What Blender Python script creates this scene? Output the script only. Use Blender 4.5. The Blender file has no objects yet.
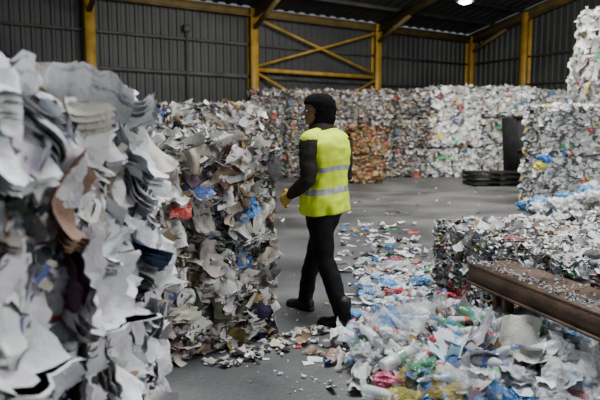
import bpy, math, random, bmesh
import numpy as np
from mathutils import Vector, Matrix, noise

random.seed(7)
R = np.random.default_rng(11)
scene = bpy.context.scene
COL = scene.collection

# ------------------------------------------------------------------ materials
def new_mat(name):
    m = bpy.data.materials.new(name); m.use_nodes = True
    nt = m.node_tree; b = nt.nodes['Principled BSDF']
    return m, nt, b

def noisy_mat(name, c1, c2, scale=5, rough=0.6, metal=0.0, bump=0.0, detail=6, rough2=None, bscale=None, spec=.5, pos=(.35, .65)):
    m, nt, b = new_mat(name)
    tc = nt.nodes.new('ShaderNodeTexCoord')
    n = nt.nodes.new('ShaderNodeTexNoise'); n.inputs['Scale'].default_value = scale; n.inputs['Detail'].default_value = detail
    nt.links.new(tc.outputs['Object'], n.inputs['Vector'])
    r = nt.nodes.new('ShaderNodeValToRGB')
    r.color_ramp.elements[0].position = pos[0]; r.color_ramp.elements[1].position = pos[1]
    r.color_ramp.elements[0].color = (*c1, 1); r.color_ramp.elements[1].color = (*c2, 1)
    nt.links.new(n.outputs['Fac'], r.inputs['Fac']); nt.links.new(r.outputs['Color'], b.inputs['Base Color'])
    b.inputs['Roughness'].default_value = rough; b.inputs['Metallic'].default_value = metal
    b.inputs['Specular IOR Level'].default_value = spec
    if rough2 is not None:
        mr = nt.nodes.new('ShaderNodeMapRange'); mr.inputs['From Min'].default_value = .35; mr.inputs['From Max'].default_value = .65
        mr.inputs['To Min'].default_value = rough; mr.inputs['To Max'].default_value = rough2
        nt.links.new(n.outputs['Fac'], mr.inputs['Value']); nt.links.new(mr.outputs['Result'], b.inputs['Roughness'])
    if bump > 0:
        n2 = nt.nodes.new('ShaderNodeTexNoise'); n2.inputs['Scale'].default_value = bscale or scale * 6; n2.inputs['Detail'].default_value = 8
        nt.links.new(tc.outputs['Object'], n2.inputs['Vector'])
        bp = nt.nodes.new('ShaderNodeBump'); bp.inputs['Strength'].default_value = bump; bp.inputs['Distance'].default_value = 0.02
        nt.links.new(n2.outputs['Fac'], bp.inputs['Height']); nt.links.new(bp.outputs['Normal'], b.inputs['Normal'])
    return m

def waste_mat(name, rough=0.65, pscale=35, amount=0.35, alpha=1.0, spec=0.3, bump=.25, vary=0.0):
    m, nt, b = new_mat(name)
    at = nt.nodes.new('ShaderNodeAttribute'); at.attribute_name = 'Col'
    tc = nt.nodes.new('ShaderNodeTexCoord')
    vo = nt.nodes.new('ShaderNodeTexVoronoi'); vo.inputs['Scale'].default_value = pscale
    nt.links.new(tc.outputs['Object'], vo.inputs['Vector'])
    hs = nt.nodes.new('ShaderNodeHueSaturation'); hs.inputs['Saturation'].default_value = 0.5; hs.inputs['Value'].default_value = 0.8
    nt.links.new(vo.outputs['Color'], hs.inputs['Color'])
    no = nt.nodes.new('ShaderNodeTexNoise'); no.inputs['Scale'].default_value = pscale * 0.25; no.inputs['Detail'].default_value = 4
    nt.links.new(tc.outputs['Object'], no.inputs['Vector'])
    mr = nt.nodes.new('ShaderNodeMapRange'); mr.inputs['From Min'].default_value = .52; mr.inputs['From Max'].default_value = .6
    mr.inputs['To Max'].default_value = amount
    nt.links.new(no.outputs['Fac'], mr.inputs['Value'])
    mx = nt.nodes.new('ShaderNodeMix'); mx.data_type = 'RGBA'; mx.blend_type = 'MULTIPLY'
    nt.links.new(mr.outputs['Result'], mx.inputs[0]); nt.links.new(at.outputs['Color'], mx.inputs[6]); nt.links.new(hs.outputs['Color'], mx.inputs[7])
    last = mx.outputs[2]
    if vary > 0:      # each bale has its own overall dirtiness
        oi = nt.nodes.new('ShaderNodeObjectInfo'); m2 = nt.nodes.new('ShaderNodeMapRange')
        m2.inputs['To Min'].default_value = 1 - vary; m2.inputs['To Max'].default_value = 1.12
        nt.links.new(oi.outputs['Random'], m2.inputs['Value'])
        h2 = nt.nodes.new('ShaderNodeHueSaturation'); nt.links.new(m2.outputs['Result'], h2.inputs['Value']); nt.links.new(last, h2.inputs['Color'])
        last = h2.outputs['Color']
    nt.links.new(last, b.inputs['Base Color'])
    n2 = nt.nodes.new('ShaderNodeTexNoise'); n2.inputs['Scale'].default_value = pscale; n2.inputs['Detail'].default_value = 3; n2.inputs['Distortion'].default_value = 1.5
    nt.links.new(tc.outputs['Object'], n2.inputs['Vector'])
    bp = nt.nodes.new('ShaderNodeBump'); bp.inputs['Strength'].default_value = bump; bp.inputs['Distance'].default_value = 0.02
    nt.links.new(n2.outputs['Fac'], bp.inputs['Height']); nt.links.new(bp.outputs['Normal'], b.inputs['Normal'])
    b.inputs['Roughness'].default_value = rough
    b.inputs['Specular IOR Level'].default_value = spec
    b.inputs['Alpha'].default_value = alpha
    return m

M_paper = waste_mat('waste_paper', 0.7, 40, 0.5, bump=.35)
M_paper_near = waste_mat('waste_office_paper', 0.6, 22, 0.35, bump=.45, spec=.35)
M_paper_far = waste_mat('waste_paper_far', 0.6, 18, 0.5, vary=.3)
M_film = waste_mat('waste_plastic_film', 0.12, 30, 0.1, alpha=0.36, spec=0.9, bump=.8)
M_glossy = waste_mat('waste_glossy_wrapper', 0.22, 40, 0.5, alpha=1, spec=0.6, bump=.6)
M_floor = noisy_mat('concrete_floor', (0.042, 0.042, 0.043), (0.110, 0.110, 0.108), 0.9, 0.36, bump=0.4, rough2=0.62, bscale=30, detail=10)
M_wall = noisy_mat('corrugated_cladding', (0.016, 0.018, 0.018), (0.040, 0.042, 0.040), 0.6, 0.6, bump=0.1)
M_roof = noisy_mat('roof_cladding', (0.016, 0.016, 0.016), (0.032, 0.032, 0.032), 0.6, 0.8)
M_yel = noisy_mat('yellow_steel', (0.26, 0.15, 0.012), (0.42, 0.25, 0.03), 2.5, 0.55, bump=0.1)
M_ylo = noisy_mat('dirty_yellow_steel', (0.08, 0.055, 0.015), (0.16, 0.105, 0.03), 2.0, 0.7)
M_girt = noisy_mat('galvanised_rail', (0.04, 0.04, 0.04), (0.08, 0.08, 0.075), 2, 0.6)
M_rust = noisy_mat('rusty_steel', (0.03, 0.016, 0.010), (0.115, 0.062, 0.035), 5, 0.6, metal=0.15, bump=0.3, bscale=45)
M_dark = noisy_mat('dark_steel', (0.008, 0.008, 0.009), (0.018, 0.017, 0.016), 4, 0.7, metal=0.0, spec=.2)

# ------------------------------------------------------------------ mesh utils
def make(name, V, F, mats, cols=None, parent=None, smooth=False, midx=None, loc=None, rot=None):
    me = bpy.data.meshes.new(name)
    V = np.asarray(V, dtype=np.float32)
    if isinstance(F, np.ndarray):
        me.vertices.add(len(V)); me.vertices.foreach_set('co', V.ravel())
        k = F.shape[1]; n = len(F)
        me.loops.add(n * k); me.loops.foreach_set('vertex_index', F.ravel().astype(np.int32))
        me.polygons.add(n)
        me.polygons.foreach_set('loop_start', np.arange(0, n * k, k, dtype=np.int32))
        me.update(calc_edges=True); me.validate()
    else:
        me.from_pydata([tuple(map(float, v)) for v in V], [], F)
        me.update()
    for m in (mats if isinstance(mats, (list, tuple)) else [mats]): me.materials.append(m)
    if cols is not None:
        a = me.color_attributes.new('Col', 'FLOAT_COLOR', 'POINT')
        c = np.ones((len(V), 4), dtype=np.float32); c[:, :3] = cols
        a.data.foreach_set('color', c.ravel())
    if midx is not None: me.polygons.foreach_set('material_index', np.asarray(midx, dtype=np.int32))
    if smooth: me.polygons.foreach_set('use_smooth', np.ones(len(me.polygons), dtype=bool))
    o = bpy.data.objects.new(name, me); COL.objects.link(o)
    if parent: o.parent = parent
    if loc is not None: o.location = loc
    if rot is not None: o.rotation_euler = (0, 0, rot)
    return o

def empty(name, loc=(0, 0, 0), rot=0):
    e = bpy.data.objects.new(name, None); COL.objects.link(e); e.location = loc; e.rotation_euler = (0, 0, rot)
    e.empty_display_size = .2
    return e

class Geo:
    def __init__(s): s.v = []; s.f = []; s.c = []; s.n = 0
    def add(s, V, F, C=None):
        V = np.asarray(V, dtype=float); F = np.asarray(F)
        s.v.append(V); s.f.append(F + s.n); s.n += len(V)
        if C is not None:
            C = np.asarray(C, dtype=float)
            if C.ndim == 1: C = np.tile(C, (len(V), 1))
            s.c.append(C)
    def obj(s, name, mats, **k):
        V = np.concatenate(s.v); F = np.concatenate(s.f)
        return make(name, V, F, mats, cols=np.concatenate(s.c) if s.c else None, **k)

BF = np.array([[0,1,3,2],[4,6,7,5],[0,4,5,1],[2,3,7,6],[0,2,6,4],[1,5,7,3]])
def beam(g, p0, p1, w, h, up=(0, 0, 1), off=(0, 0), C=None):
    p0 = np.array(p0, float); p1 = np.array(p1, float); d = p1 - p0; d /= np.linalg.norm(d)
    up = np.array(up, float); s = np.cross(d, up); s /= np.linalg.norm(s); u = np.cross(s, d)
    V = []
    for p in (p0, p1):
        for a in (-1, 1):
            for b in (-1, 1):
                V.append(p + s * (a * w / 2 + off[0]) + u * (b * h / 2 + off[1]))
    g.add(V, BF, C)
def ibeam(g, p0, p1, w, h, up=(0, 0, 1), t=0.03, C=None):
    beam(g, p0, p1, t, h - 2*t, up, C=C)
    beam(g, p0, p1, w, t, up, (0, h/2 - t/2), C=C)
    beam(g, p0, p1, w, t, up, (0, -h/2 + t/2), C=C)

def gridfaces(g):
    i = np.arange(g - 1); a = (i[:, None] * g + i[None, :]).ravel()
    return np.stack([a, a + 1, a + g + 1, a + g], 1)

def sheets(C, N, T, W, H, col, crumple=0.1, g=4, rng=R, bend=0.35, curl=0.0):
    """curled, creased sheets: smooth random waves + creases + a torn outline"""
    n = len(C)
    N = N / np.linalg.norm(N, axis=1, keepdims=True)
    T = T - N * (T * N).sum(1, keepdims=True); T /= (np.linalg.norm(T, axis=1, keepdims=True) + 1e-9)
    B = np.cross(N, T)
    lin = np.linspace(-.5, .5, g); u, v = np.meshgrid(lin, lin, indexing='ij'); u = u.ravel()[None]; v = v.ravel()[None]
    k = g * g; m = np.minimum(W, H)[:, None]
    jit = .07 if g <= 4 else (.02 if g < 8 else .008)
    def wave(amp, freq):
        kx = rng.normal(0, freq, (n, 1)); ky = rng.normal(0, freq, (n, 1)); ph = rng.uniform(0, 6.28, (n, 1))
        return amp * np.sin(kx * u + ky * v + ph)
    rc = 1 - rng.uniform(0, .25, (n, 1)) * np.clip(np.sqrt(u**2 + v**2) * 2 - .95, 0, 1) * 1.6
    U = u * rc * W[:, None] + (wave(.05, 5) + wave(.02, 9) + rng.normal(0, jit, (n, k))) * m
    Vv = v * rc * H[:, None] + (wave(.05, 5) + wave(.02, 9) + rng.normal(0, jit, (n, k))) * m
    b1 = rng.normal(0, bend, (n, 1)); b2 = rng.normal(0, bend, (n, 1))
    Z = b1 * W[:, None] * (u**2) * 1.6 + b2 * H[:, None] * (v**2) * 1.6
    for q in range(3 if g >= 6 else 1):
        ang = rng.uniform(0, 6.28, (n, 1)); fold = rng.normal(0, bend * (1.0 if q == 0 else .6), (n, 1)); ph = rng.uniform(-.35, .35, (n, 1))
        Z = Z + fold * m * np.abs(u * np.cos(ang) + v * np.sin(ang) - ph)
    Z = Z + (wave(crumple, 5) + wave(crumple * .8, 9) + wave(crumple * .5, 16)) * m + rng.normal(0, crumple * (.28 if g < 8 else .10), (n, k)) * m
    if curl: Z = Z + curl * np.clip(-v - .1, 0, 1)**2 * H[:, None] * rng.uniform(0, 2, (n, 1))
    P = C[:, None, :] + T[:, None, :] * U[..., None] + B[:, None, :] * Vv[..., None] + N[:, None, :] * Z[..., None]
    F = (gridfaces(g)[None] + (np.arange(n) * k)[:, None, None]).reshape(-1, 4)
    return P.reshape(-1, 3), F, np.repeat(col, k, axis=0)

PAL = {
 'white': (np.array([[.64,.64,.64],[.52,.52,.52],[.74,.74,.73],[.4,.41,.42],[.55,.53,.48],[.28,.18,.1],[.06,.14,.36],[.42,.06,.05],[.48,.4,.1],[.08,.26,.12],[.04,.04,.045],[.3,.28,.26]]),
           [.22,.18,.2,.11,.09,.06,.025,.02,.02,.015,.06,.06]),
 'news': (np.array([[.60,.59,.57],[.46,.45,.43],[.74,.73,.71],[.34,.33,.31],[.48,.43,.34],[.32,.22,.12],[.20,.13,.07],[.04,.12,.36],[.46,.05,.03],[.42,.34,.1],[.035,.035,.04],[.24,.22,.2]]),
           [.20,.16,.16,.11,.08,.07,.04,.012,.009,.01,.07,.09]),
 'office': (np.array([[.68,.69,.72],[.57,.58,.61],[.80,.81,.83],[.40,.41,.44],[.58,.54,.48],[.28,.18,.10],[.04,.09,.22],[.46,.04,.04],[.035,.035,.04],[.22,.2,.18]]),
           [.23,.18,.23,.12,.06,.045,.007,.006,.06,.06]),
 'mixed': (np.array([[.54,.53,.51],[.40,.39,.37],[.22,.20,.18],[.26,.19,.12],[.34,.26,.17],[.38,.08,.06],[.08,.15,.32],[.08,.24,.12],[.46,.37,.12],[.03,.03,.03],[.66,.66,.65],[.40,.16,.08]]),
           [.20,.17,.13,.08,.07,.035,.03,.022,.025,.08,.15,.02]),
 'plastic': (np.array([[.80,.80,.78],[.70,.71,.70],[.58,.58,.56],[.36,.36,.35],[.08,.2,.46],[.08,.32,.16],[.48,.10,.08],[.58,.46,.14],[.06,.06,.06]]),
           [.40,.25,.14,.07,.022,.018,.02,.015,.04]),
 'brown': (np.array([[.38,.22,.08],[.29,.16,.06],[.18,.10,.05],[.46,.31,.15],[.38,.35,.3],[.40,.09,.05],[.05,.04,.03]]),
           [.25,.2,.15,.17,.1,.05,.08]),
 'litter': (np.array([[.76,.77,.78],[.64,.65,.66],[.48,.48,.49],[.3,.21,.13],[.05,.20,.54],[.54,.04,.05],[.08,.36,.15],[.60,.50,.12],[.04,.04,.045],[.38,.58,.66],[.5,.08,.24],[.2,.18,.16]]),
           [.26,.19,.11,.07,.06,.038,.02,.022,.07,.05,.012,.09]),
 'film': (np.array([[.87,.89,.90],[.82,.82,.82],[.77,.84,.88],[.06,.30,.75],[.65,.04,.06],[.03,.03,.035],[.15,.5,.28],[.78,.65,.15],[.6,.5,.35]]),
           [.42,.2,.12,.10,.035,.05,.02,.02,.035]),
}
def pick(pal, n, rng=R):
    P, w = PAL[pal]; w = np.array(w) / sum(w)
    c = P[rng.choice(len(P), n, p=w)]
    return np.clip(c * rng.uniform(.72, 1.1, (n, 1)) + rng.normal(0, .01, (n, 3)), .005, .87)

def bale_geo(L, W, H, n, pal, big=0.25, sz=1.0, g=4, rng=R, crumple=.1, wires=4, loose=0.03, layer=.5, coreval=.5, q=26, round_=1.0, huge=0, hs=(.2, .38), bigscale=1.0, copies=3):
    """compressed bale: crumpled lumpy body, layered sheet edges, draped flaps, tie wires"""
    G = Geo()
    l, w = L/2, W/2
    seed = rng.uniform(0, 50)
    fl = [((-l,-w,0),(L,0,0),(0,0,H)),((l,w,0),(-L,0,0),(0,0,H)),((-l,w,0),(0,-W,0),(0,0,H)),((l,-w,0),(0,W,0),(0,0,H)),((-l,-w,H),(L,0,0),(0,W,0)),((-l,w,0),(L,0,0),(0,-W,0))]
    pc = pick(pal, 97, rng)
    s = np.linspace(0, 1, q); uu, vv = np.meshgrid(s, s, indexing='ij'); uu = uu.ravel(); vv = vv.ravel()
    for fi_, (o, a, b) in enumerate(fl):
        P = np.array(o, float) + uu[:, None] * np.array(a, float) + vv[:, None] * np.array(b, float)
        ctr = np.array([0, 0, H/2]); d = (P - ctr) / np.array([l, w, H/2])
        rr = np.linalg.norm(d, axis=1); sc = 1 - 0.06 * round_ * np.clip(rr - 1.1, 0, 1) - .025
        out = np.empty(len(P)); C = np.empty((len(P), 3))
        for i, p in enumerate(P):
            v = Vector((p[0] + seed, p[1] + seed, p[2]))
            out[i] = noise.noise(v * 3.5) * .04 - abs(noise.noise(Vector((v.x*9, v.y*9, v.z*20)))) * .07
            if q > 30:
                dd, pp = noise.voronoi(Vector((v.x*7, v.y*7, v.z*20)))
                C[i] = pc[int(abs(pp[0].x * 31.7 + pp[0].y * 17.3 + pp[0].z * 57.1)) % 97]
            else: C[i] = pc[(i * 31 + fi_ * 7) % 97]
        P2 = ctr + (P - ctr) * (sc + out / .55)[:, None]
        P2[:, 2] = np.clip(P2[:, 2], 0.004, None)
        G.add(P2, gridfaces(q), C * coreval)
    def surf(n, isbig, layer_):
        areas = np.array([L*H, L*H, W*H, W*H, L*W]); fi = rng.choice(5, n, p=areas/areas.sum())
        NN = np.array([[0,-1,0],[0,1,0],[-1,0,0],[1,0,0],[0,0,1]], float)[fi]
        TT = np.array([[1,0,0],[1,0,0],[0,1,0],[0,1,0],[1,0,0]], float)[fi]
        BB = np.cross(NN, TT)
        hl = np.array([l, l, w, w, l])[fi]; hb = np.array([H/2, H/2, H/2, H/2, w])[fi]; hn = np.array([w, w, l, l, H/2])[fi]
        a = rng.uniform(-1, 1, n); b = rng.uniform(-1, 1, n)
        cr = np.clip(np.abs(a) - .82, 0, 1)**2 * 1.3 + np.clip(np.abs(b) - .82, 0, 1)**2 * 1.3
        bul = np.array([noise.noise(Vector((a[i]*2 + seed, b[i]*2, fi[i]*5))) for i in range(n)])
        lay = (~isbig) & (rng.uniform(0, 1, n) < layer_) & (fi < 4)
        off = hn - .012 - cr * round_ + bul * .03 + np.abs(rng.normal(0, loose*.3, n)) * np.where(isbig, 1, .4)
        C = np.array([0, 0, H/2]) + TT * (a * hl * .97)[:, None] + BB * (b * hb * .96)[:, None] + NN * off[:, None]
        return fi, NN, TT, BB, lay, C
    isbig = rng.uniform(0, 1, n) < big
    fi, NN, TT, BB, lay, C = surf(n, isbig, layer)
    Ws = np.where(isbig, rng.uniform(.10, .27, n) * bigscale, rng.uniform(.05, .16, n)) * sz
    Hs = np.where(isbig, rng.uniform(.08, .2, n) * bigscale, rng.uniform(.02, .08, n)) * sz
    Nl = np.array([0, 0, 1.]) + rng.normal(0, .22, (n, 3))
    Nf = NN + rng.normal(0, 1, (n, 3)) * np.where(isbig, .27, .3)[:, None]
    Nv = np.where(lay[:, None], Nl, Nf)
    ang = np.where(isbig, rng.uniform(-math.pi, math.pi, n), rng.normal(0, .3, n))
    ang = np.where(fi == 4, rng.uniform(-math.pi, math.pi, n), ang)
    BBu = np.where((fi < 4)[:, None], np.array([0, 0, 1.0]), BB)
    Tv = np.where(lay[:, None], TT + rng.normal(0, .15, (n, 3)), TT * np.cos(ang)[:, None] + BBu * np.sin(ang)[:, None])
    Ws = np.where(lay, rng.uniform(.06, .22, n) * sz, Ws); Hs = np.where(lay, rng.uniform(.03, .07, n) * max(sz, .8) + loose * .5, Hs)
    col = pick(pal, n, rng)
    for mask, gg, cc in ((isbig, g + 2, crumple), (~isbig, g, crumple * 1.2)):
        if mask.sum() == 0: continue
        V, F, K = sheets(C[mask], Nv[mask], Tv[mask], Ws[mask], Hs[mask], col[mask], cc, gg, rng, bend=.28)
        V[:, 2] = np.clip(V[:, 2], 0.002, None)
        G.add(V, F, K)
    if huge:     # large draped / folded wads of several sheets, free lower edge
        n = huge
        fi, NN, TT, BB, lay, C = surf(n, np.ones(n, bool), 0)
        up = np.where((fi < 4)[:, None], np.array([0, 0, 1.0]), BB)
        Nv = NN + rng.normal(0, .16, (n, 3)) + np.array([0, 0, .12])
        th = rng.normal(0, .4, n)
        Tv = np.cross(up, NN); Tv = Tv * np.cos(th)[:, None] + up * np.sin(th)[:, None]
        gg = 13
        hk = pick(pal, n, rng)
        V, F, K = sheets(C + NN * .012, Nv, Tv, rng.uniform(*hs, n) * .8, rng.uniform(*hs, n), hk, crumple * .75, gg, rng, bend=.2, curl=.5)
        for c in range(copies):
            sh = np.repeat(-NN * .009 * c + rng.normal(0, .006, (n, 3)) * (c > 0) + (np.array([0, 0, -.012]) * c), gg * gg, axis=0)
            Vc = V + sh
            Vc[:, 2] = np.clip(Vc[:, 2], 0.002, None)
            G.add(Vc, F, K * (1 - .08 * c))  # shading painted in: each sheet deeper in the wad is coloured darker
    for i in range(wires):
        x = -l + L * (i + .5) / wires + rng.normal(0, .01)
        e = .012
        pts = [(x,-w-e,.01),(x,-w-e,H+e*.5),(x,w+e,H+e*.5),(x,w+e,.01)]
        for j in range(3): beam(G, pts[j], pts[j+1], .005, .005, up=(1, 0, 0), C=(.08, .08, .08))
    return G

def mesh_of(G, name, mat):
    o = G.obj(name, [mat]); me = o.data; bpy.data.objects.remove(o); return me
def inst(me, name, loc, rot, parent=None):
    o = bpy.data.objects.new(name, me); COL.objects.link(o); o.location = loc; o.rotation_euler = (0, 0, rot)
    if parent: o.parent = parent
    return o

# ------------------------------------------------------------------ building shell
dW = np.array([.853, .522, 0]); nW = np.array([.522, -.853, 0])
K0 = np.array([-7.03, 19.8, 0]); EAVE = 6.2; SL = math.tan(math.radians(11))
corner = K0 + dW * 18.0
def corr(p0, d, nrm, length, hfun, mat, name, pitch=.3, dep=.04):
    xs = []; k = int(length / pitch)
    for i in range(k):
        for t, z in ((0, 0), (.3, 0), (.42, 1), (.88, 1)): xs.append(((i + t) * pitch, z * dep))
    xs.append((k * pitch, 0))
    V = []
    for x, z in xs:
        b = p0 + d * x - nrm * z
        V.append((b[0], b[1], 0)); V.append((b[0], b[1], hfun(x)))
    F = [[2*i, 2*i+2, 2*i+3, 2*i+1] for i in range(len(xs) - 1)]
    return make(name, V, F, mat)
corr(K0 - dW * 14, dW, nW, 32.1, lambda x: EAVE, M_wall, 'wall_left')
corr(corner, nW, -dW, 20.0, lambda x: EAVE + min(x, 24 - x) * SL if x > 12 else EAVE + x * SL, M_wall, 'wall_back')
make('floor', [(-30, -6, 0), (30, -6, 0), (30, 45, 0), (-30, 45, 0)], [[0, 1, 2, 3]], M_floor)
V = []; F = []; xs = []
p0 = K0 - dW * 14; pitch = .5
for i in range(64):
    for t, z in ((0, 0), (.35, 0), (.45, 1), (.9, 1)): xs.append(((i + t) * pitch, z * .05))
for x, z in xs:
    a = p0 + dW * x; b = a + nW * 12
    V.append((a[0], a[1], EAVE + z + .12)); V.append((b[0], b[1], EAVE + 12 * SL + z + .12))
F = [[2*i, 2*i+2, 2*i+3, 2*i+1] for i in range(len(xs) - 1)]
make('ceiling', V, F, M_roof)

def col_at(p, h, name, facing, w=.3, d=.35):
    g = Geo()
    p = np.array([p[0], p[1], 0])
    ibeam(g, p, p + np.array([0, 0, h]), w, d, up=facing, t=.035)
    beam(g, p, p + np.array([0, 0, .03]), w + .15, d + .15, up=facing)
    beam(g, p + [0, 0, h - .25], p + [0, 0, h - .22], w + .02, d + .02, up=facing)
    return g.obj(name, [M_yel])
for i in range(-2, 4):
    p = K0 + dW * 6 * i + nW * .22
    if i == 3: p = p - dW * .2
    col_at(p, EAVE, 'steel_column', nW, w=.32)
for t in (3.4, 7.4, 12.0):
    p = corner + nW * t - dW * .22
    col_at(p, EAVE + t * SL - .1, 'steel_column', -dW, w=.34)
g = Geo()
for i in range(-2, 4):
    a = K0 + dW * (6 * i - (.2 if i == 3 else 0)) + nW * .3; b = a + nW * 11.5
    ibeam(g, (a[0], a[1], EAVE - .15), (b[0], b[1], EAVE - .15 + 11.5 * SL), .2, .38, t=.03)
    c = a + nW * 2.0
    beam(g, (a[0], a[1], EAVE - .75), (c[0], c[1], EAVE - .2 + 2 * SL - .15), .14, .12)
g.obj('roof_rafters', [M_ylo])
g = Geo()
for t in (1.6, 3.2, 4.8, 6.4, 8.0, 9.6, 11.2):
    a = p0 + nW * t; b = a + dW * 32
    beam(g, (a[0], a[1], EAVE + t * SL + .06), (b[0], b[1], EAVE + t * SL + .06), .07, .14)
g.obj('roof_purlins', [M_girt])
g = Geo()
a = p0 + nW * .2; b = a + dW * 31.9
ibeam(g, (a[0], a[1], EAVE - .12), (b[0], b[1], EAVE - .12), .2, .3)
g.obj('trim_eave_beam', [M_ylo])
g = Geo()
for z in (1.3, 2.6, 3.7, 4.9):
    a = p0 + nW * .06; b = a + dW * 32
    beam(g, (a[0], a[1], z), (b[0], b[1], z), .07, .09 if z != 3.7 else .14)
    a = corner - dW * .06; b = a + nW * 19
    beam(g, (a[0], a[1], z), (b[0], b[1], z), .07, .09)
g.obj('wall_girts', [M_girt])
g = Geo()
def wp(i, z, o=.3): q = K0 + dW * 6 * i + nW * o; return np.array([q[0], q[1], z])
beam(g, wp(1.03, 3.95), wp(1.97, 3.95), .1, .14)
beam(g, wp(1.03, 5.85), wp(1.97, 4.1), .07, .09)
beam(g, wp(1.03, 4.1, .36), wp(1.97, 5.8, .36), .07, .09)
beam(g, wp(1.03, 3.8), wp(1.97, 1.2), .07, .09)
beam(g, wp(1.03, 1.2, .36), wp(1.97, 3.8, .36), .07, .09)
g.obj('wind_bracing', [M_yel])
g = Geo()
a = corner - dW * .25; b = a + nW * 12
ibeam(g, (a[0], a[1], EAVE - .15), (b[0], b[1], EAVE - .15 + 12 * SL), .2, .36)
g.obj('trim_gable_rafter', [M_ylo])

def revolve(g, prof, ctr, seg=24, C=None):
    V = []; F = []
    for r, z in prof:
        for k in range(seg):
            t = 2 * math.pi * k / seg; V.append((ctr[0] + r * math.cos(t), ctr[1] + r * math.sin(t), ctr[2] + z))
    for i in range(len(prof) - 1):
        for k in range(seg):
            F.append([i*seg + k, i*seg + (k+1) % seg, (i+1)*seg + (k+1) % seg, (i+1)*seg + k])
    g.add(V, F, C)
lampE = empty('high_bay_lamp', (5.0, 18.2, 5.47))
g = Geo(); revolve(g, [(.0, 1.8), (.012, 1.8), (.012, .42), (.08, .40), (.09, .25), (.14, .2), (.27, 0), (.26, 0), (.13, .18), (0, .2)], (0, 0, 0))
g.obj('shade', [M_dark], parent=lampE, smooth=True)
m, nt, b = new_mat('lamp_glow'); b.inputs['Emission Color'].default_value = (1, .97, .9, 1); b.inputs['Emission Strength'].default_value = 12
b.inputs['Base Color'].default_value = (.9, .9, .85, 1)
g = Geo(); revolve(g, [(0, .16), (.1, .14), (.19, .05), (.18, -.02), (.1, -.06), (0, -.07)], (0, 0, 0))
g.obj('bulb', [m], parent=lampE, smooth=True)

g = Geo(); q = K0 + dW * 3.4 + nW * .12
beam(g, (q[0], q[1], 5.15), (q[0], q[1], 5.4), .22, .16, up=nW); beam(g, (q[0], q[1], 2), (q[0], q[1], 5.15), .04, .04, up=nW)
g.obj('electrical_junction_box', [M_girt])

# ------------------------------------------------------------------ far bale stacks
def variants(k, L, W, H, n, pal, **kw):
    return [mesh_of(bale_geo(L, W, H, n, pal, g=3, **kw), 'bale_' + pal, M_paper_far) for _ in range(k)]
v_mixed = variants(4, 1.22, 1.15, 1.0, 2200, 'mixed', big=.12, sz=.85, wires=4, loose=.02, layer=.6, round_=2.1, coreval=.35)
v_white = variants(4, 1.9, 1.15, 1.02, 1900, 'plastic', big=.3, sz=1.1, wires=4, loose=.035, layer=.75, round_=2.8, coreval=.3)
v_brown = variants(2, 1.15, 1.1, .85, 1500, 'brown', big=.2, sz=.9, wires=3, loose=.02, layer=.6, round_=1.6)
def stack(name, loc, rot, nx, ny, nz, dims, var, jit=.04):
    E = empty(name, loc, rot); k = 0
    for z in range(nz):
        for y in range(ny):
            for x in range(nx):
                k += 1
                inst(random.choice(var), 'bale_%d' % k,
                     ((x + .5) * dims[0] + random.uniform(-jit, jit), (y + .5) * dims[1] + random.uniform(-jit, jit), z * dims[2]),
                     random.choice((0, math.pi)) + random.uniform(-.04, .04), E)
    return E
stack('mixed_paper_bale_stack', (-1.75, 20.0, 0), .03, 5, 1, 3, (1.24, 1.25, 1.0), v_mixed)
stack('plastic_film_bale_stack', (4.45, 20.4, 0), .06, 2, 2, 3, (1.96, 1.25, 1.05), v_white, jit=.1)
stack('plastic_film_bale_stack', (8.45, 22.9, 0), .02, 1, 1, 3, (2.0, 1.25, 1.08), v_white, jit=.07)
stack('cardboard_bale_stack', (1.48, 17.6, 0), .12, 1, 1, 2, (1.2, 1.15, .86), v_brown, jit=.06)
v_wp = [mesh_of(bale_geo(1.5, 1.15, .98, 2600, 'news', g=3, big=.3, sz=1.1, wires=4, loose=.04, layer=.6, round_=1.3, coreval=.4), 'bale_paper', M_paper_far) for _ in range(3)]
stack('waste_paper_bale_stack', (-3.75, 9.6, 0), .03, 2, 1, 2, (1.52, 1.2, .95), v_wp)
stack('waste_paper_bale_stack', (-6.2, 14.6, 0), .04, 3, 1, 2, (1.55, 1.2, 1.05), v_wp)
v_bot = variants(2, 1.9, 1.15, 1.02, 3000, 'plastic', big=.16, sz=.8, wires=5, loose=.04, layer=.5, round_=1.8, coreval=.35)
stack('plastic_film_bale_stack', (4.88, 11.6, 0), .08, 2, 1, 2, (1.95, 1.2, 1.03), v_bot)
v_top = variants(2, 1.6, 1.2, .95, 1200, 'plastic', big=.5, sz=1.5, wires=3, loose=.12, layer=.4, round_=2, coreval=.3)
E = empty('loose_plastic_bale_stack', (5.7, 12.2, 2.08), .05)
inst(v_top[0], 'bale_1', (1.1, .2, 0), 0, E); inst(v_top[1], 'bale_2', (1.22, .2, .95), .1, E)
stack('mixed_paper_bale_stack', (6.8, 8.6, 0), .1, 1, 1, 2, (1.3, 1.15, .98), v_mixed)

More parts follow.
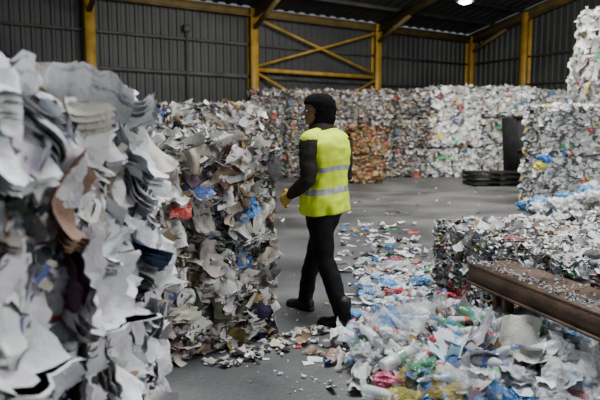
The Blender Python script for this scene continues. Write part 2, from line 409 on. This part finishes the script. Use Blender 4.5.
E = empty('waste_skip', (7.0, 18.2, 0), .1)
g = Geo()
HT = 2.0
prof = [(-.45, .15), (.45, .15), (.6, HT), (-.6, HT)]
V = []
for y in (-.45, .45):
    for x, z in prof: V.append((x, y, z))
for y in (-.40, .40):
    for x, z in prof: V.append((x*.93, y, z if z > 1 else z + .05))
F = [[0,1,2,3],[5,4,7,6],[0,4,5,1],[1,5,6,2],[4,0,3,7],[8,11,10,9],[12,13,14,15],[8,9,13,12],[9,10,14,13],[8,12,15,11],[3,2,10,11],[6,7,15,14],[2,6,14,10],[7,3,11,15]]
g.add(V, F)
for x in (-.45, 0, .45): beam(g, (x, -.48, .15), (x*1.33, -.48, HT), .06, .05, up=(0, 1, 0))
beam(g, (-.63, -.48, HT), (.63, -.48, HT), .08, .08); beam(g, (-.5, -.48, 1.0), (.54, -.48, 1.0), .06, .06)
for x in (-.35, .35): beam(g, (x, -.45, .08), (x, .45, .08), .1, .16)
g.obj('body', [M_dark], parent=E)
E = empty('wooden_pallet_stack', (5.7, 17.0, 0), .05)
g = Geo()
for k in range(3):
    z = k * .14
    for x in (-.75, 0, .75): beam(g, (x, -.5, z + .055), (x, .5, z + .055), .09, .08)
    for y in (-.45, -.22, 0, .22, .45): beam(g, (-.8, y, z + .11), (.8, y, z + .11), .1, .025)
g.obj('slats', [M_dark], parent=E)

# ------------------------------------------------------------------ near bales
E = empty('office_paper_bale_stack', (-1.34, 2.16, 0), math.radians(-4))
r1 = np.random.default_rng(3)
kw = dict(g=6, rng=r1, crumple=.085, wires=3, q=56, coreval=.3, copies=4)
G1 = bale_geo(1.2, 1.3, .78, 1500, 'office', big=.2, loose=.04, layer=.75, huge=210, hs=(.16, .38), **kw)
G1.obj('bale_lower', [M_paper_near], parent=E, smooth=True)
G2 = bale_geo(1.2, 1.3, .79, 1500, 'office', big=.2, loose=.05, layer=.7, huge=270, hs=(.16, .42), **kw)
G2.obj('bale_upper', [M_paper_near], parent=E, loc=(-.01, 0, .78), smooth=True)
E = empty('waste_paper_bale_stack', (-.93, 4.08, 0), math.radians(41))
kw = dict(g=5, rng=r1, crumple=.1, wires=4, q=50, coreval=.35)
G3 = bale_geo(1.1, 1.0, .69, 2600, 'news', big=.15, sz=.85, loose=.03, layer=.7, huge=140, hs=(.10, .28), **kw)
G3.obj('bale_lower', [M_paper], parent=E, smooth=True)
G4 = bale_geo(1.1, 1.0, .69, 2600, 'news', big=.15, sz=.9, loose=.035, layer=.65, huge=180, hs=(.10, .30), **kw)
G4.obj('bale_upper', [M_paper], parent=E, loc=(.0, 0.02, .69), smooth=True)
# red and blue packaging caught in the middle stack
g = Geo(); n = 9
C = np.array([[-.05,-.51,1.10],[.25,-.5,1.2],[.32,-.51,.95],[-.2,-.52,.98],[.1,-.5,.55],[-.25,-.52,.4],[.4,-.5,.35],[.0,-.51,1.3],[.3,-.5,.7]])
ck = np.array([[.05,.12,.4],[.5,.04,.03],[.04,.2,.5],[.5,.05,.04],[.35,.2,.08],[.1,.12,.3],[.4,.26,.12],[.03,.03,.04],[.03,.03,.04]])
V, F, K = sheets(C, np.array([0,-1,.1]) + R.normal(0,.2,(n,3)), np.array([1.,0,0]) + R.normal(0,.3,(n,3)), R.uniform(.1,.2,n), R.uniform(.08,.15,n), ck, .08, 9, R, bend=.25)
g.add(V, F, K); g.obj('packaging', [M_glossy], parent=E, smooth=True)
ang = math.atan2(-.963, .27)
E = empty('mixed_paper_bale_row', (1.28, 5.62, 0), ang)
for k, (x, y) in enumerate([(.66, .62), (1.98, .62), (.66, 1.86), (1.98, 1.86)]):
    Gk = bale_geo(1.3, 1.22, .62, 5200 if y < 1 else 2600, 'white', big=.07, sz=.65, g=4, rng=r1, crumple=.12, wires=5, loose=.02, layer=.75, q=44 if y < 1 else 26, coreval=.35)
    Gk.obj('bale_%d' % (k + 1), [M_paper], parent=E, loc=(x, y, 0))

# ------------------------------------------------------------------ rusty steel bench
E = empty('rusty_steel_bench', (0, 0, 0))
g = Geo()
A = np.array([1.33, 4.02, .545]); Bq = np.array([1.76, 2.45, .545]); d = (Bq - A) / np.linalg.norm(Bq - A); s = np.array([-d[1], d[0], 0])
beam(g, A, Bq, .34, .022); beam(g, A, Bq, .022, .12, off=(.155, -.06)); beam(g, A, Bq, .022, .12, off=(-.155, -.06))
beam(g, A, Bq, .06, .014, off=(.15, -.12)); beam(g, A, Bq, .06, .014, off=(-.15, -.12))
beam(g, A + d*.01 + s*.155 - [0,0,.06], A + d*.01 - s*.155 - [0,0,.06], .02, .12)
for t in (.32, 1.35):
    for sg in (-.10, .10):
        p = A + d * t + s * sg
        ibeam(g, (p[0], p[1], 0), (p[0], p[1], .53), .08, .11, up=d, t=.012)
    p = A + d * t; beam(g, p + s*.1 - [0,0,.35], p - s*.1 - [0,0,.35], .03, .05)
g.obj('frame', [M_rust], parent=E)
n = 520
t = R.uniform(0, 1, n)
lat = np.where(R.uniform(0, 1, n) < .6, R.normal(-.09, .035, n), R.uniform(-.15, .15, n)); lat = np.clip(lat, -.15, .15)
C = A + (Bq - A) * t[:, None] + s * lat[:, None] + np.array([0, 0, .013]) + np.array([0,0,1]) * R.uniform(0, .012, n)[:, None]
V, F, K = sheets(C, np.array([0, 0, 1.]) + R.normal(0, .3, (n, 3)), R.normal(0, 1, (n, 3)), R.uniform(.008, .035, n), R.uniform(.006, .015, n), pick('white', n) * .5, .1, 3)
g = Geo(); g.add(V, F, K); g.obj('paper_shreds', [M_paper], parent=E)

# ------------------------------------------------------------------ loose waste
def hpile(x, y):
    h = .20 * np.exp(-((x - 1.35) / .5)**2 - ((y - 3.55) / .75)**2)
    h += .12 * np.exp(-((x - .75) / .35)**2 - ((y - 3.6) / .45)**2)
    h += .12 * np.exp(-((x - 1.0) / .5)**2 - ((y - 2.9) / .4)**2)
    h += .05 * np.exp(-((x - .38) / .22)**2 - ((y - 3.6) / .3)**2)
    return h
def inside_row(x, y):
    dx = x - 1.28; dy = y - 5.62
    lx = dx * math.cos(ang) + dy * math.sin(ang); ly = -dx * math.sin(ang) + dy * math.cos(ang)
    return (lx > 0) & (lx < 2.65) & (ly > -.02)
g = Geo()
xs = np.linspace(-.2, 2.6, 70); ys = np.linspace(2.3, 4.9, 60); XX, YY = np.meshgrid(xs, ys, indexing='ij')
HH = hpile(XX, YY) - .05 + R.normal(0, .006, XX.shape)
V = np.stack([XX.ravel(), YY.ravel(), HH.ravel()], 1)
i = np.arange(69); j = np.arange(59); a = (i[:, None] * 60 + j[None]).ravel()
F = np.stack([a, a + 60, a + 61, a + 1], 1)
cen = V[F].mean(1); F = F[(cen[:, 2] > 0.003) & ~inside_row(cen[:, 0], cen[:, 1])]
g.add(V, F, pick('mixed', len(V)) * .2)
def scatter(x, y, z, size, pal, gg=5, crum=.12, tilt=.3, asp=.8, bend=.3):
    n = len(x)
    C = np.stack([x, y, z], 1)
    W = size; H = size * R.uniform(.35, 1, n) * asp
    V, F, K = sheets(C, np.array([0, 0, 1.]) + R.normal(0, tilt, (n, 3)), R.normal(0, 1, (n, 3)), W, H, pick(pal, n), crum, gg, bend=bend)
    V[:, 2] = np.maximum(V[:, 2], .003 + .002 * R.uniform(0, 1, len(V)))
    return V, F, K
def pile_pts(n, lo, hi):
    x = R.uniform(-.15, 2.0, n); y = R.uniform(2.4, 4.8, n); h = hpile(x, y)
    keep = (h > R.uniform(lo, hi, n)) & ~inside_row(x, y); return x[keep], y[keep], h[keep]
x, y, h = pile_pts(1500, .005, .1); n = len(x)
g.add(*scatter(x, y, h + R.uniform(-.02, .015, n), R.uniform(.03, .12, n), 'litter', tilt=.45))
pileE = empty('loose_waste_pile')
g.obj('paper_scraps', [M_paper], parent=pileE)
g = Geo()
x, y, h = pile_pts(170, .02, .12); n = len(x)
g.add(*scatter(x, y, h + R.uniform(.01, .04, n), R.uniform(.12, .26, n), 'white', gg=11, tilt=.3, crum=.07))
n = 34; x = R.uniform(.85, 1.5, n); y = R.uniform(2.75, 3.2, n)
g.add(*scatter(x, y, hpile(x, y) + R.uniform(.03, .07, n), R.uniform(.18, .32, n), 'office', gg=11, tilt=.3, crum=.06))
g.obj('paper_sheets', [M_paper], parent=pileE, smooth=True)
g = Geo()
x, y, h = pile_pts(480, .01, .1); n = len(x)
g.add(*scatter(x, y, h + R.uniform(.01, .06, n), R.uniform(.05, .18, n), 'litter', gg=9, tilt=.55, crum=.13, bend=.6))
g.obj('food_wrappers', [M_glossy], parent=pileE, smooth=True)
g = Geo()
x, y, h = pile_pts(170, .01, .1); n = len(x)
g.add(*scatter(x, y, h + R.uniform(.02, .07, n), R.uniform(.14, .3, n), 'film', gg=14, tilt=.5, crum=.16, bend=.6, asp=1))
y = R.uniform(4.3, 6.6, 40); x = .72 + (y - 4) * .12 + R.normal(0, .2, 40); kp = ~inside_row(x + .12, y); x, y = x[kp], y[kp]
g.add(*scatter(x, y, np.full(len(x), .03), R.uniform(.1, .22, len(x)), 'film', gg=12, tilt=.3, crum=.16, bend=.4))
g.obj('plastic_film', [M_film], parent=pileE)

bm = bmesh.new(); bmesh.ops.create_icosphere(bm, subdivisions=4, radius=1)
IV = np.array([v.co[:] for v in bm.verts]); IF = np.array([[v.index for v in f.verts] for f in bm.faces]); bm.free()
def bag(ctr, sc, seed, col, rough=1.0):
    out = np.empty_like(IV)
    for k, p in enumerate(IV):
        v = Vector(p) * 1.3 + Vector((seed * 3.1, seed, -seed))
        w = 1.15 + .5 * noise.noise(v) - .7 * abs(noise.noise(v * 2.4)) * rough - .6 * abs(noise.noise(v * 4.6)) * rough - .25 * abs(noise.noise(v * 9))
        out[k] = p * w
    a = R.uniform(0, 6.28); ca, sa = math.cos(a), math.sin(a)
    out = out * np.array(sc)
    out = np.stack([out[:, 0]*ca - out[:, 1]*sa, out[:, 0]*sa + out[:, 1]*ca, out[:, 2]], 1) + np.array(ctr)
    out[:, 2] = np.maximum(out[:, 2], .004)
    return out, IF, np.tile(col, (len(IV), 1))
g = Geo(); g2 = Geo()
for k in range(66):
    for _ in range(60):
        x = R.uniform(-.02, 1.9); y = R.uniform(2.6, 4.5); h = float(hpile(np.array(x), np.array(y)))
        if h > R.uniform(.015, .13) and not inside_row(x - .1, y): break
    r = R.uniform(.06, .125)
    tgt = g2 if k % 3 == 0 else g
    if k % 3 == 0: r *= .7
    tgt.add(*bag((x, y, h + r * .25), (r * R.uniform(1, 1.6), r, r * R.uniform(.5, .75)), k * 1.7, pick('film', 1)[0]))
for x, y, r, c in [(.42, 4.45, .07, (.08,.3,.6)), (.95, 3.75, .07, (.6,.05,.05)), (.72, 3.75, .08, (.06,.28,.7)), (.5, 3.1, .07, (.6,.1,.2)), (1.02, 3.45, .06, (.65,.06,.05)), (.6, 5.1, .07, (.1,.3,.6)), (.75, 4.8, .08, (.7,.7,.7)), (.9, 5.6, .08, (.75,.75,.75)), (.62, 5.9, .07, (.7,.7,.72))]:
    g2.add(*bag((x, y, float(hpile(np.array(x), np.array(y))) + r*.4), (r*1.4, r, r*.55), x * 77, c))
for k in range(22):
    y = R.uniform(4.2, 7.5); x = .74 + (y - 4) * .12 + R.normal(0, .18); r = R.uniform(.04, .085)
    if inside_row(x + .12, y): continue
    g.add(*bag((x, y, r * .35), (r * 1.5, r, r * .5), 400 + k * 1.3, pick('film', 1)[0]))
g.obj('plastic_bags', [M_film], parent=pileE)
g2.obj('coloured_bags', [M_glossy], parent=pileE, smooth=True)
g = Geo()
def bottle(ctr, yaw, tilt, s, col, cap):
    gg = Geo(); revolve(gg, [(0, 0), (.03, 0), (.033, .01), (.033, .06), (.03, .07), (.033, .08), (.033, .14), (.025, .17), (.012, .19), (.012, .205)], (0, 0, -.1), 14, C=col)
    revolve(gg, [(.012, .203), (.0155, .203), (.0155, .225), (0, .225)], (0, 0, -.1), 14, C=cap)
    revolve(gg, [(.0335, .085), (.0337, .086), (.0337, .125), (.0335, .126)], (0, 0, -.1), 14, C=cap)
    V = np.concatenate(gg.v) * s
    V[:, 0] *= R.uniform(.55, 1)
    M = Matrix.Rotation(yaw, 3, 'Z') @ Matrix.Rotation(tilt, 3, 'Y')
    g.add(V @ np.array(M).T + np.array(ctr), np.concatenate(gg.f), np.concatenate(gg.c))
bc = [(.75,.82,.85),(.8,.82,.84),(.8,.82,.84),(.4,.6,.75),(.8,.82,.84),(.1,.4,.2),(.8,.82,.84)]
cc = [(.05,.2,.6),(.6,.04,.04),(.7,.7,.7),(.05,.3,.6),(.1,.4,.15)]
for k in range(48):
    for _ in range(60):
        x = R.uniform(.1, 1.6); y = R.uniform(2.8, 4.3); h = float(hpile(np.array(x), np.array(y)))
        if h > R.uniform(.02, .1) and not inside_row(x - .12, y): break
    bottle((x, y, h + .075), R.uniform(0, 6), 1.45 + R.normal(0, .25), R.uniform(.8, 1.25), bc[k % len(bc)], cc[k % len(cc)])
M_pet = waste_mat('clear_bottle_plastic', 0.1, 30, 0.0, alpha=.55, spec=.9, bump=.3)
g.obj('bottles', [M_pet], parent=pileE, smooth=True)

g = Geo()
def band(n, fx, y0, y1, sd, smin, smax, pal='litter', tilt=.18):
    y = R.uniform(y0, y1, n); x = fx(y) + R.normal(0, 1, n) * sd
    kp = ~inside_row(x, y); x, y = x[kp], y[kp]
    g.add(*scatter(x, y, R.uniform(.004, .02, len(x)), R.uniform(smin, smax, len(x)), pal, tilt=tilt))
band(230, lambda y: .72 + (y - 3.8) * .13, 3.9, 6.2, .2, .02, .11)
band(100, lambda y: .74 + (y - 3.8) * .12, 3.9, 6.5, .2, .12, .2)
band(140, lambda y: 1.0 + (y - 6) * .05, 6.0, 9.5, .35, .05, .19)
band(40, lambda y: 1.5, 8, 13, 1.3, .03, .12)
band(40, lambda y: .4, 3.3, 5, .5, .01, .05)
band(110, lambda y: -.4 + (y - 3.6) * .9, 3.5, 4.3, .1, .02, .12, pal='news')
band(100, lambda y: 3.5, 9, 19, 3.5, .02, .08)
band(180, lambda y: 1.35 + 0*y, 3.5, 5.6, .2, .01, .06)
n = 700
y = 2.8 + R.exponential(2.2, n); x = R.normal(.6, .8, n) * (y / 4); kp = (~inside_row(x, y)) & (y < 14) & (x > -.4); x, y = x[kp], y[kp]
g.add(*scatter(x, y, np.full(len(x), .005), R.uniform(.006, .018, len(x)), 'litter', gg=3, tilt=.2))
g.obj('floor_litter', [M_paper])
E = empty('loose_plastic_heap')
g = Geo()
for k in range(38):
    x = R.uniform(4.4, 5.9); y = R.uniform(10.3, 11.3); r = R.uniform(.1, .22)
    hh = max(0, (x - 4.3)) * .45 * R.uniform(0, 1)
    g.add(*bag((x, y, hh * .6 + r * .5), (r * 1.3, r, r * .7), 200 + k, [(.75,.76,.77),(.65,.65,.65),(.06,.3,.6),(.12,.42,.2),(.7,.71,.71),(.7,.6,.15),(.65,.65,.66),(.78,.78,.78)][int(R.integers(8))]))
g.add(*bag((4.72, 11.3, 1.0), (.17, .14, .11), 301, (.05, .25, .65)))
g.add(*bag((4.62, 11.25, .86), (.13, .12, .1), 302, (.7, .6, .1)))
g.obj('crumpled_bags', [M_glossy], parent=E)
g = Geo(); n = 300
x = R.uniform(4.3, 6.2, n); y = R.uniform(9.4, 11.4, n)
g.add(*scatter(x, y, R.uniform(.02, .2, n), R.uniform(.06, .22, n), 'plastic', tilt=.4))
g.obj('sheets', [M_paper], parent=E)

# ------------------------------------------------------------------ WORKER
YAW = math.radians(136); PX, PY = .19, 4.45
W = empty('worker', (PX, PY, 0), YAW)
def mm(name, c, rough=.8, c2=None, bump=0.2, sc=30, spec=.15):
    return noisy_mat(name, c, c2 or tuple(min(1, q * 1.5) for q in c), sc, rough, bump=bump, bscale=sc * 6, spec=spec)
M_trou = mm('black_trousers', (.003, .003, .004)); M_jack = mm('dark_jacket', (.014, .011, .008))
M_hood = mm('black_knit_hood', (.0035, .0035, .004), .95, spec=.08)
M_vest = mm('hi_vis_vest', (.54, .70, .02), .7, (.62, .78, .035), .1, 8)
M_refl = mm('reflective_tape', (.22, .24, .24), .4, (.32, .34, .34), .05, 20, spec=.5)
M_skin = mm('skin', (.14, .066, .038), .5, (.18, .087, .053), .05, 20, spec=.4)
M_boot = mm('black_boot', (.006, .005, .005), .5, spec=.3)
M_glove = mm('yellow_glove', (.45, .29, .05), .75, (.52, .36, .08), .3, 20)
M_eye = mm('eye_white', (.6, .58, .55), .3); M_iris = mm('iris', (.01, .007, .005), .2)
M_lip = mm('lips', (.17, .07, .05), .5)

def loft(g, rings, seg=24):
    V = []; F = []
    for c, u, v in rings:
        c = np.array(c, float); u = np.array(u, float); v = np.array(v, float)
        for k in range(seg):
            t = 2 * math.pi * k / seg; V.append(c + u * math.cos(t) + v * math.sin(t))
    m = len(rings)
    for i in range(m - 1):
        for k in range(seg): F.append([i*seg + k, i*seg + (k+1) % seg, (i+1)*seg + (k+1) % seg, (i+1)*seg + k])
    V.append(np.array(rings[0][0], float)); V.append(np.array(rings[-1][0], float)); a = len(V) - 2; b = a + 1
    for k in range(0, seg, 2):
        F.append([a, (k+2) % seg, k+1, k]); o = (m-1)*seg; F.append([b, o + k, o + k + 1, o + (k+2) % seg])
    g.add(V, F)
def limb(g, pts, rads, seg=16):
    pts = [np.array(p, float) for p in pts]; rings = []
    n = len(pts); ref = np.array([.13, .97, .2])
    for i in range(n):
        t = (pts[min(i+1, n-1)] - pts[max(i-1, 0)]); t /= np.linalg.norm(t)
        u = np.cross(t, ref); u /= np.linalg.norm(u); v = np.cross(t, u); r = rads[i]
        if i == 0:
            for a in (80, 55, 28):
                a = math.radians(a); rings.append((pts[0] - t * r * math.sin(a), u * r * math.cos(a), v * r * math.cos(a)))
        rings.append((pts[i], u * r, v * r))
        if i == n - 1:
            for a in (28, 55, 80):
                a = math.radians(a); rings.append((pts[i] + t * r * math.sin(a), u * r * math.cos(a), v * r * math.cos(a)))
    loft(g, rings, seg)
def sphere(g, c, r, seg=16):
    rx, ry, rz = r; rings = []
    for a in np.linspace(-85, 85, 9):
        a = math.radians(a); rings.append(((c[0], c[1], c[2] + rz * math.sin(a)), (rx * math.cos(a), 0, 0), (0, ry * math.cos(a), 0)))
    loft(g, rings, seg)
def remeshed(g, name, voxel, smooth_it, mats, classify=None, wr=0, wf=12, parent=None, loc=None, rot=None):
    o = g.obj('tmp', mats)
    md = o.modifiers.new('r', 'REMESH'); md.mode = 'VOXEL'; md.voxel_size = voxel
    ms = o.modifiers.new('s', 'SMOOTH'); ms.factor = .5; ms.iterations = smooth_it
    dg = bpy.context.evaluated_depsgraph_get(); dg.update()
    me = bpy.data.meshes.new_from_object(o.evaluated_get(dg)); me.name = name
    bpy.data.objects.remove(o)
    if not me.materials:
        for m in mats: me.materials.append(m)
    if wr:
        me.update()
        ns = [v.normal.copy() for v in me.vertices]
        for v, nn in zip(me.vertices, ns):
            q = v.co
            a = noise.noise(Vector((q.x * wf, q.y * wf, q.z * wf * 1.2))) + .4 * (1 - 2 * abs(noise.noise(Vector((q.x * wf * .6 + 9 + q.z * 5, q.y * wf * .6, q.z * wf * .9)))))
            v.co += nn * a * wr
    for p in me.polygons:
        p.use_smooth = True
        p.material_index = classify(p.center) if classify else 0
    ob = bpy.data.objects.new(name, me); COL.objects.link(ob); ob.parent = parent
    if loc is not None: ob.location = loc
    if rot is not None: ob.rotation_euler = rot
    return ob

TOR = [(.80,.0,.10,.13),(.86,.0,.125,.17),(.95,.0,.13,.178),(1.05,.0,.122,.168),(1.15,.0,.126,.172),(1.25,.0,.138,.186),(1.33,.0,.136,.198),(1.385,.0,.122,.196),(1.425,.0,.10,.16),(1.455,.008,.08,.112),(1.49,.02,.066,.075),(1.56,.04,.058,.06)]
g = Geo()
loft(g, [((c, 0, z), (a, 0, 0), (0, b, 0)) for z, c, a, b in TOR], 32)
limb(g, [(0, -.085, .9), (.09, -.088, .70), (.175, -.09, .50), (.24, -.09, .34), (.29, -.09, .10)], [.1, .092, .074, .066, .06])
limb(g, [(0, .085, .9), (-.04, .085, .70), (-.075, .085, .50), (-.16, .082, .33), (-.255, .08, .11)], [.1, .094, .076, .066, .06])
limb(g, [(0, .172, 1.385), (-.02, .205, 1.26), (-.035, .228, 1.11), (.06, .218, 1.05), (.165, .2, .99)], [.076, .068, .06, .054, .044])
limb(g, [(0, -.172, 1.385), (-.01, -.215, 1.26), (-.01, -.235, 1.12), (.10, -.19, 1.09), (.2, -.14, 1.055)], [.076, .068, .06, .054, .044])
remeshed(g, 'body', .011, 4, [M_trou, M_jack], lambda c: 0 if c.z < .875 and not (abs(c.y) > .17 and c.x > 0) else 1, wr=.009, wf=13, parent=W)
# collar of the jacket
g = Geo()
loft(g, [((.02, 0, 1.45), (.105, 0, 0), (0, .125, 0)), ((.028, 0, 1.475), (.098, 0, 0), (0, .11, 0)), ((.035, 0, 1.505), (.088, 0, 0), (0, .092, 0)), ((.04, 0, 1.525), (.078, 0, 0), (0, .08, 0))], 28)
remeshed(g, 'jacket_collar', .008, 2, [M_jack], wr=.004, wf=20, parent=W)

zs = np.linspace(.85, 1.475, 68); TZ = np.array([t[0] for t in TOR])
V = []; F = []; seg = 72; mi = []
for z in zs:
    c = np.interp(z, TZ, [t[1] for t in TOR]); a = np.interp(z, TZ, [t[2] for t in TOR]); b = np.interp(z, TZ, [t[3] for t in TOR])
    e = .019 + .028 * max(0, (1.1 - z) / .26)
    for k in range(seg):
        t = 2 * math.pi * k / seg
        fo = .014 * noise.noise(Vector((math.cos(t) * 2.2, math.sin(t) * 2.2, z * 7))) + .013 * noise.noise(Vector((math.cos(t) * 5, math.sin(t) * 5, z * 4 + 5))) * (1.5 - z) * 2 + .010 * noise.noise(Vector((math.cos(t) * 3, math.sin(t) * 3, z * 18)))
        V.append((c + (a + e + fo) * math.cos(t), (b + e + fo) * math.sin(t), z + .012 * math.sin(t * 2 + 1)))
for i in range(len(zs) - 1):
    zc = (zs[i] + zs[i+1]) / 2
    for k in range(seg):
        F.append([i*seg + k, i*seg + (k+1) % seg, (i+1)*seg + (k+1) % seg, (i+1)*seg + k])
        mi.append(1 if (1.0 < zc < 1.045) or (1.165 < zc < 1.205) else 0)
vo = make('vest', V, F, [M_vest, M_refl], parent=W, smooth=True, midx=mi)
sd = vo.modifiers.new('s', 'SOLIDIFY'); sd.thickness = .004; sd.offset = 1
g = Geo()
for sg in (1, -1):
    limb(g, [(0, sg*.08, 1.445), (0, sg*.13, 1.42), (0, sg*.175, 1.395)], [.05, .066, .074])
remeshed(g, 'vest_shoulders', .01, 3, [M_vest], parent=W)

def boot(name, ax, ay, yaw, az=0, pitch=0):
    g = Geo()
    rings = []
    for x, w, h, zc in [(-.085,.02,.03,.045),(-.075,.036,.045,.05),(-.04,.04,.05,.052),(.0,.042,.052,.055),(.05,.044,.045,.047),(.1,.05,.034,.036),(.15,.048,.03,.031),(.185,.035,.024,.026),(.2,.016,.012,.02)]:
        rings.append(((x, 0, zc), (0, w, 0), (0, 0, h)))
    loft(g, rings, 20)
    limb(g, [(-.02, 0, .05), (-.025, 0, .12), (-.03, 0, .20)], [.044, .05, .056])
    b = []
    for x, w in [(-.092,.02),(-.08,.038),(-.03,.041),(.04,.042),(.1,.052),(.16,.048),(.2,.028),(.212,.01)]:
        b.append(((x, 0, .012), (0, w, 0), (0, 0, .013)))
    loft(g, b, 16)
    return remeshed(g, name, .006, 2, [M_boot], parent=W, loc=(ax, ay, az), rot=(0, pitch, yaw))
boot('boot_right', .295, -.09, 0)
boot('boot_left', -.235, .08, .1, .0, 0)

def hand(name, wrist, xdir, pn, mirror):
    g = Geo()
    S = 1.15
    loft(g, [((-.03, 0, 0), (0, .026, 0), (0, 0, .022)), ((0, 0, 0), (0, .03, 0), (0, 0, .02)), ((.03, .0, 0), (0, .04, 0), (0, 0, .018)), ((.07, 0, 0), (0, .043, 0), (0, 0, .016)), ((.09, 0, 0), (0, .04, 0), (0, 0, .012))], 16)
    for yb, L, cu in [(.032, .072, .75), (.011, .08, .85), (-.011, .075, .95), (-.032, .06, 1.0)]:
        p = np.array([.075, yb, 0]); pts = [p]; a = cu * .35
        for f in (.45, .32, .23):
            p = p + np.array([math.cos(a), yb * .6, math.sin(a)]) * L * f * 1.15; pts.append(p); a += cu * .75
        limb(g, pts, [.0105, .0098, .009, .008], 10)
    limb(g, [(.015, .03, .006), (.04, .056, .018), (.066, .062, .032), (.085, .056, .044)], [.015, .0125, .011, .009], 10)
    o = remeshed(g, name, .0035, 2, [M_glove], parent=W)
    x = Vector(xdir).normalized(); z = Vector(pn); z = (z - x * z.dot(x)).normalized(); y = z.cross(x)
    if mirror:
        for v in o.data.vertices: v.co.y *= -1
        o.data.flip_normals()
    M = Matrix((x, y, z)).transposed().to_4x4() @ Matrix.Scale(S, 4)
    o.matrix_local = Matrix.Translation(wrist) @ M
hand('hand_left', (.175, .2, .985), (.78, -.05, -.55), (0, -1, 0), (Vector((0, -1, 0)).cross(Vector((.78, 0, -.55)))).z < 0)
hand('hand_right', (.21, -.135, 1.05), (.9, .2, -.2), (0, 1, 0), (Vector((0, 1, 0)).cross(Vector((.9, 0, -.2)))).z < 0)

HY = math.radians(183) - YAW
HE = empty('head', (.07, .01, 1.512), HY); HE.parent = W
g = Geo()
HR = [(.0,.045,.028,.024),(.012,.040,.045,.036),(.03,.028,.065,.048),(.05,.02,.076,.057),(.08,.012,.084,.066),(.105,.004,.09,.071),(.13,.0,.096,.075),(.16,-.003,.097,.076),(.19,-.006,.086,.068),(.21,-.008,.064,.05),(.222,-.008,.03,.025)]
loft(g, [((c, 0, z), (a, 0, 0), (0, b, 0)) for z, c, a, b in HR], 32)
limb(g, [(-.04, 0, -.07), (-.025, 0, .0), (-.01, 0, .06)], [.058, .056, .055])
limb(g, [(.088, 0, .118), (.100, 0, .10), (.112, 0, .084)], [.009, .011, .014])
for s_ in (-1, 1):
    sphere(g, (.100, s_*.011, .08), (.011, .009, .008)); sphere(g, (.084, s_*.03, .122), (.014, .022, .008))
    sphere(g, (.066, s_*.04, .088), (.02, .018, .016)); sphere(g, (-.005, s_*.074, .10), (.018, .009, .03))
sphere(g, (.088, 0, .056), (.014, .024, .007)); sphere(g, (.086, 0, .045), (.013, .021, .007)); sphere(g, (.07, 0, .016), (.02, .02, .014))
remeshed(g, 'face', .0045, 3, [M_skin, M_lip], lambda c: 1 if (c.x > .088 and .038 < c.z < .064 and abs(c.y) < .024) else 0, parent=HE)
g = Geo()
for s_ in (-1, 1): sphere(g, (.083, s_*.03, .108), (.010, .013, .008))
g.obj('eyes', [M_eye], parent=HE, smooth=True)
g = Geo()
for s_ in (-1, 1): sphere(g, (.0905, s_*.03, .108), (.004, .006, .006))
g.obj('irises', [M_iris], parent=HE, smooth=True)
HO = [(-.10,-.03,.09,.10),(-.06,-.03,.09,.092),(-.02,-.028,.092,.086),(.02,-.026,.103,.088),(.06,-.024,.116,.093),(.10,-.02,.124,.098),(.14,-.018,.126,.1),(.175,-.016,.122,.096),(.205,-.016,.105,.085),(.225,-.018,.08,.067),(.238,-.02,.045,.04),(.242,-.02,.008,.008)]
zz = np.linspace(-.10, .242, 48); HZ = [h[0] for h in HO]; V = []; F = []; seg = 56
for z in zz:
    c, a, b = [np.interp(z, HZ, [h[i] for h in HO]) for i in (1, 2, 3)]
    for k in range(seg):
        t = 2 * math.pi * k / seg; w = .008 * noise.noise(Vector((math.cos(t)*3, math.sin(t)*3, z*22)))
        V.append((c + (a + w) * math.cos(t), (b + w) * math.sin(t), z))
for i in range(len(zz) - 1):
    for k in range(seg):
        f = [i*seg + k, i*seg + (k+1) % seg, (i+1)*seg + (k+1) % seg, (i+1)*seg + k]
        cx = sum(V[q][0] for q in f) / 4; cz = sum(V[q][2] for q in f) / 4
        if -.008 < cz < .155 and cx > .024 + max(0, .03 - cz) * .5 + max(0, cz - .12) * .9: continue
        F.append(f)
ho = make('hood', V, F, [M_hood], parent=HE, smooth=True)
sd = ho.modifiers.new('s', 'SOLIDIFY'); sd.thickness = .008; sd.offset = -1

# ------------------------------------------------------------------ light
world = bpy.data.worlds.new('World'); scene.world = world; world.use_nodes = True
bg = world.node_tree.nodes['Background']; bg.inputs['Color'].default_value = (.80, .88, 1, 1); bg.inputs['Strength'].default_value = .24
def area(name, loc, tgt, size, power, col=(1, 1, 1)):
    l = bpy.data.lights.new(name, 'AREA'); l.shape = 'RECTANGLE'; l.size = size[0]; l.size_y = size[1]; l.energy = power; l.color = col
    o = bpy.data.objects.new(name, l); COL.objects.link(o); o.location = loc
    o.rotation_euler = (Vector(tgt) - Vector(loc)).to_track_quat('-Z', 'Y').to_euler(); return o
area('skylight_near', (.8, 4.6, 7.2), (.2, 3.8, 0), (2.5, 3), 1050, (.95, .98, 1))
area('skylight_far', (4.5, 13.0, 7.3), (4.0, 18, 0), (6, 6), 2100, (1, .97, .92))
area('doorway_light', (8.5, 1.5, 3.6), (0, 5.5, .8), (3.5, 3.5), 640, (1, .985, .96))
pl = bpy.data.lights.new('lamp_light', 'POINT'); pl.energy = 120; pl.shadow_soft_size = .2; po = bpy.data.objects.new('lamp_light', pl); COL.objects.link(po); po.location = (5.0, 18.2, 5.1)

# ------------------------------------------------------------------ camera
cam = bpy.data.cameras.new('camera'); co = bpy.data.objects.new('camera', cam); COL.objects.link(co)
cam.lens = 35; cam.sensor_width = 36; co.location = (0, 0, 1.43)
co.rotation_euler = (math.radians(90) - math.atan(64 / 583.3), 0, 0)
cam.dof.use_dof = True; cam.dof.focus_distance = 4.4; cam.dof.aperture_fstop = 2.2
scene.camera = co
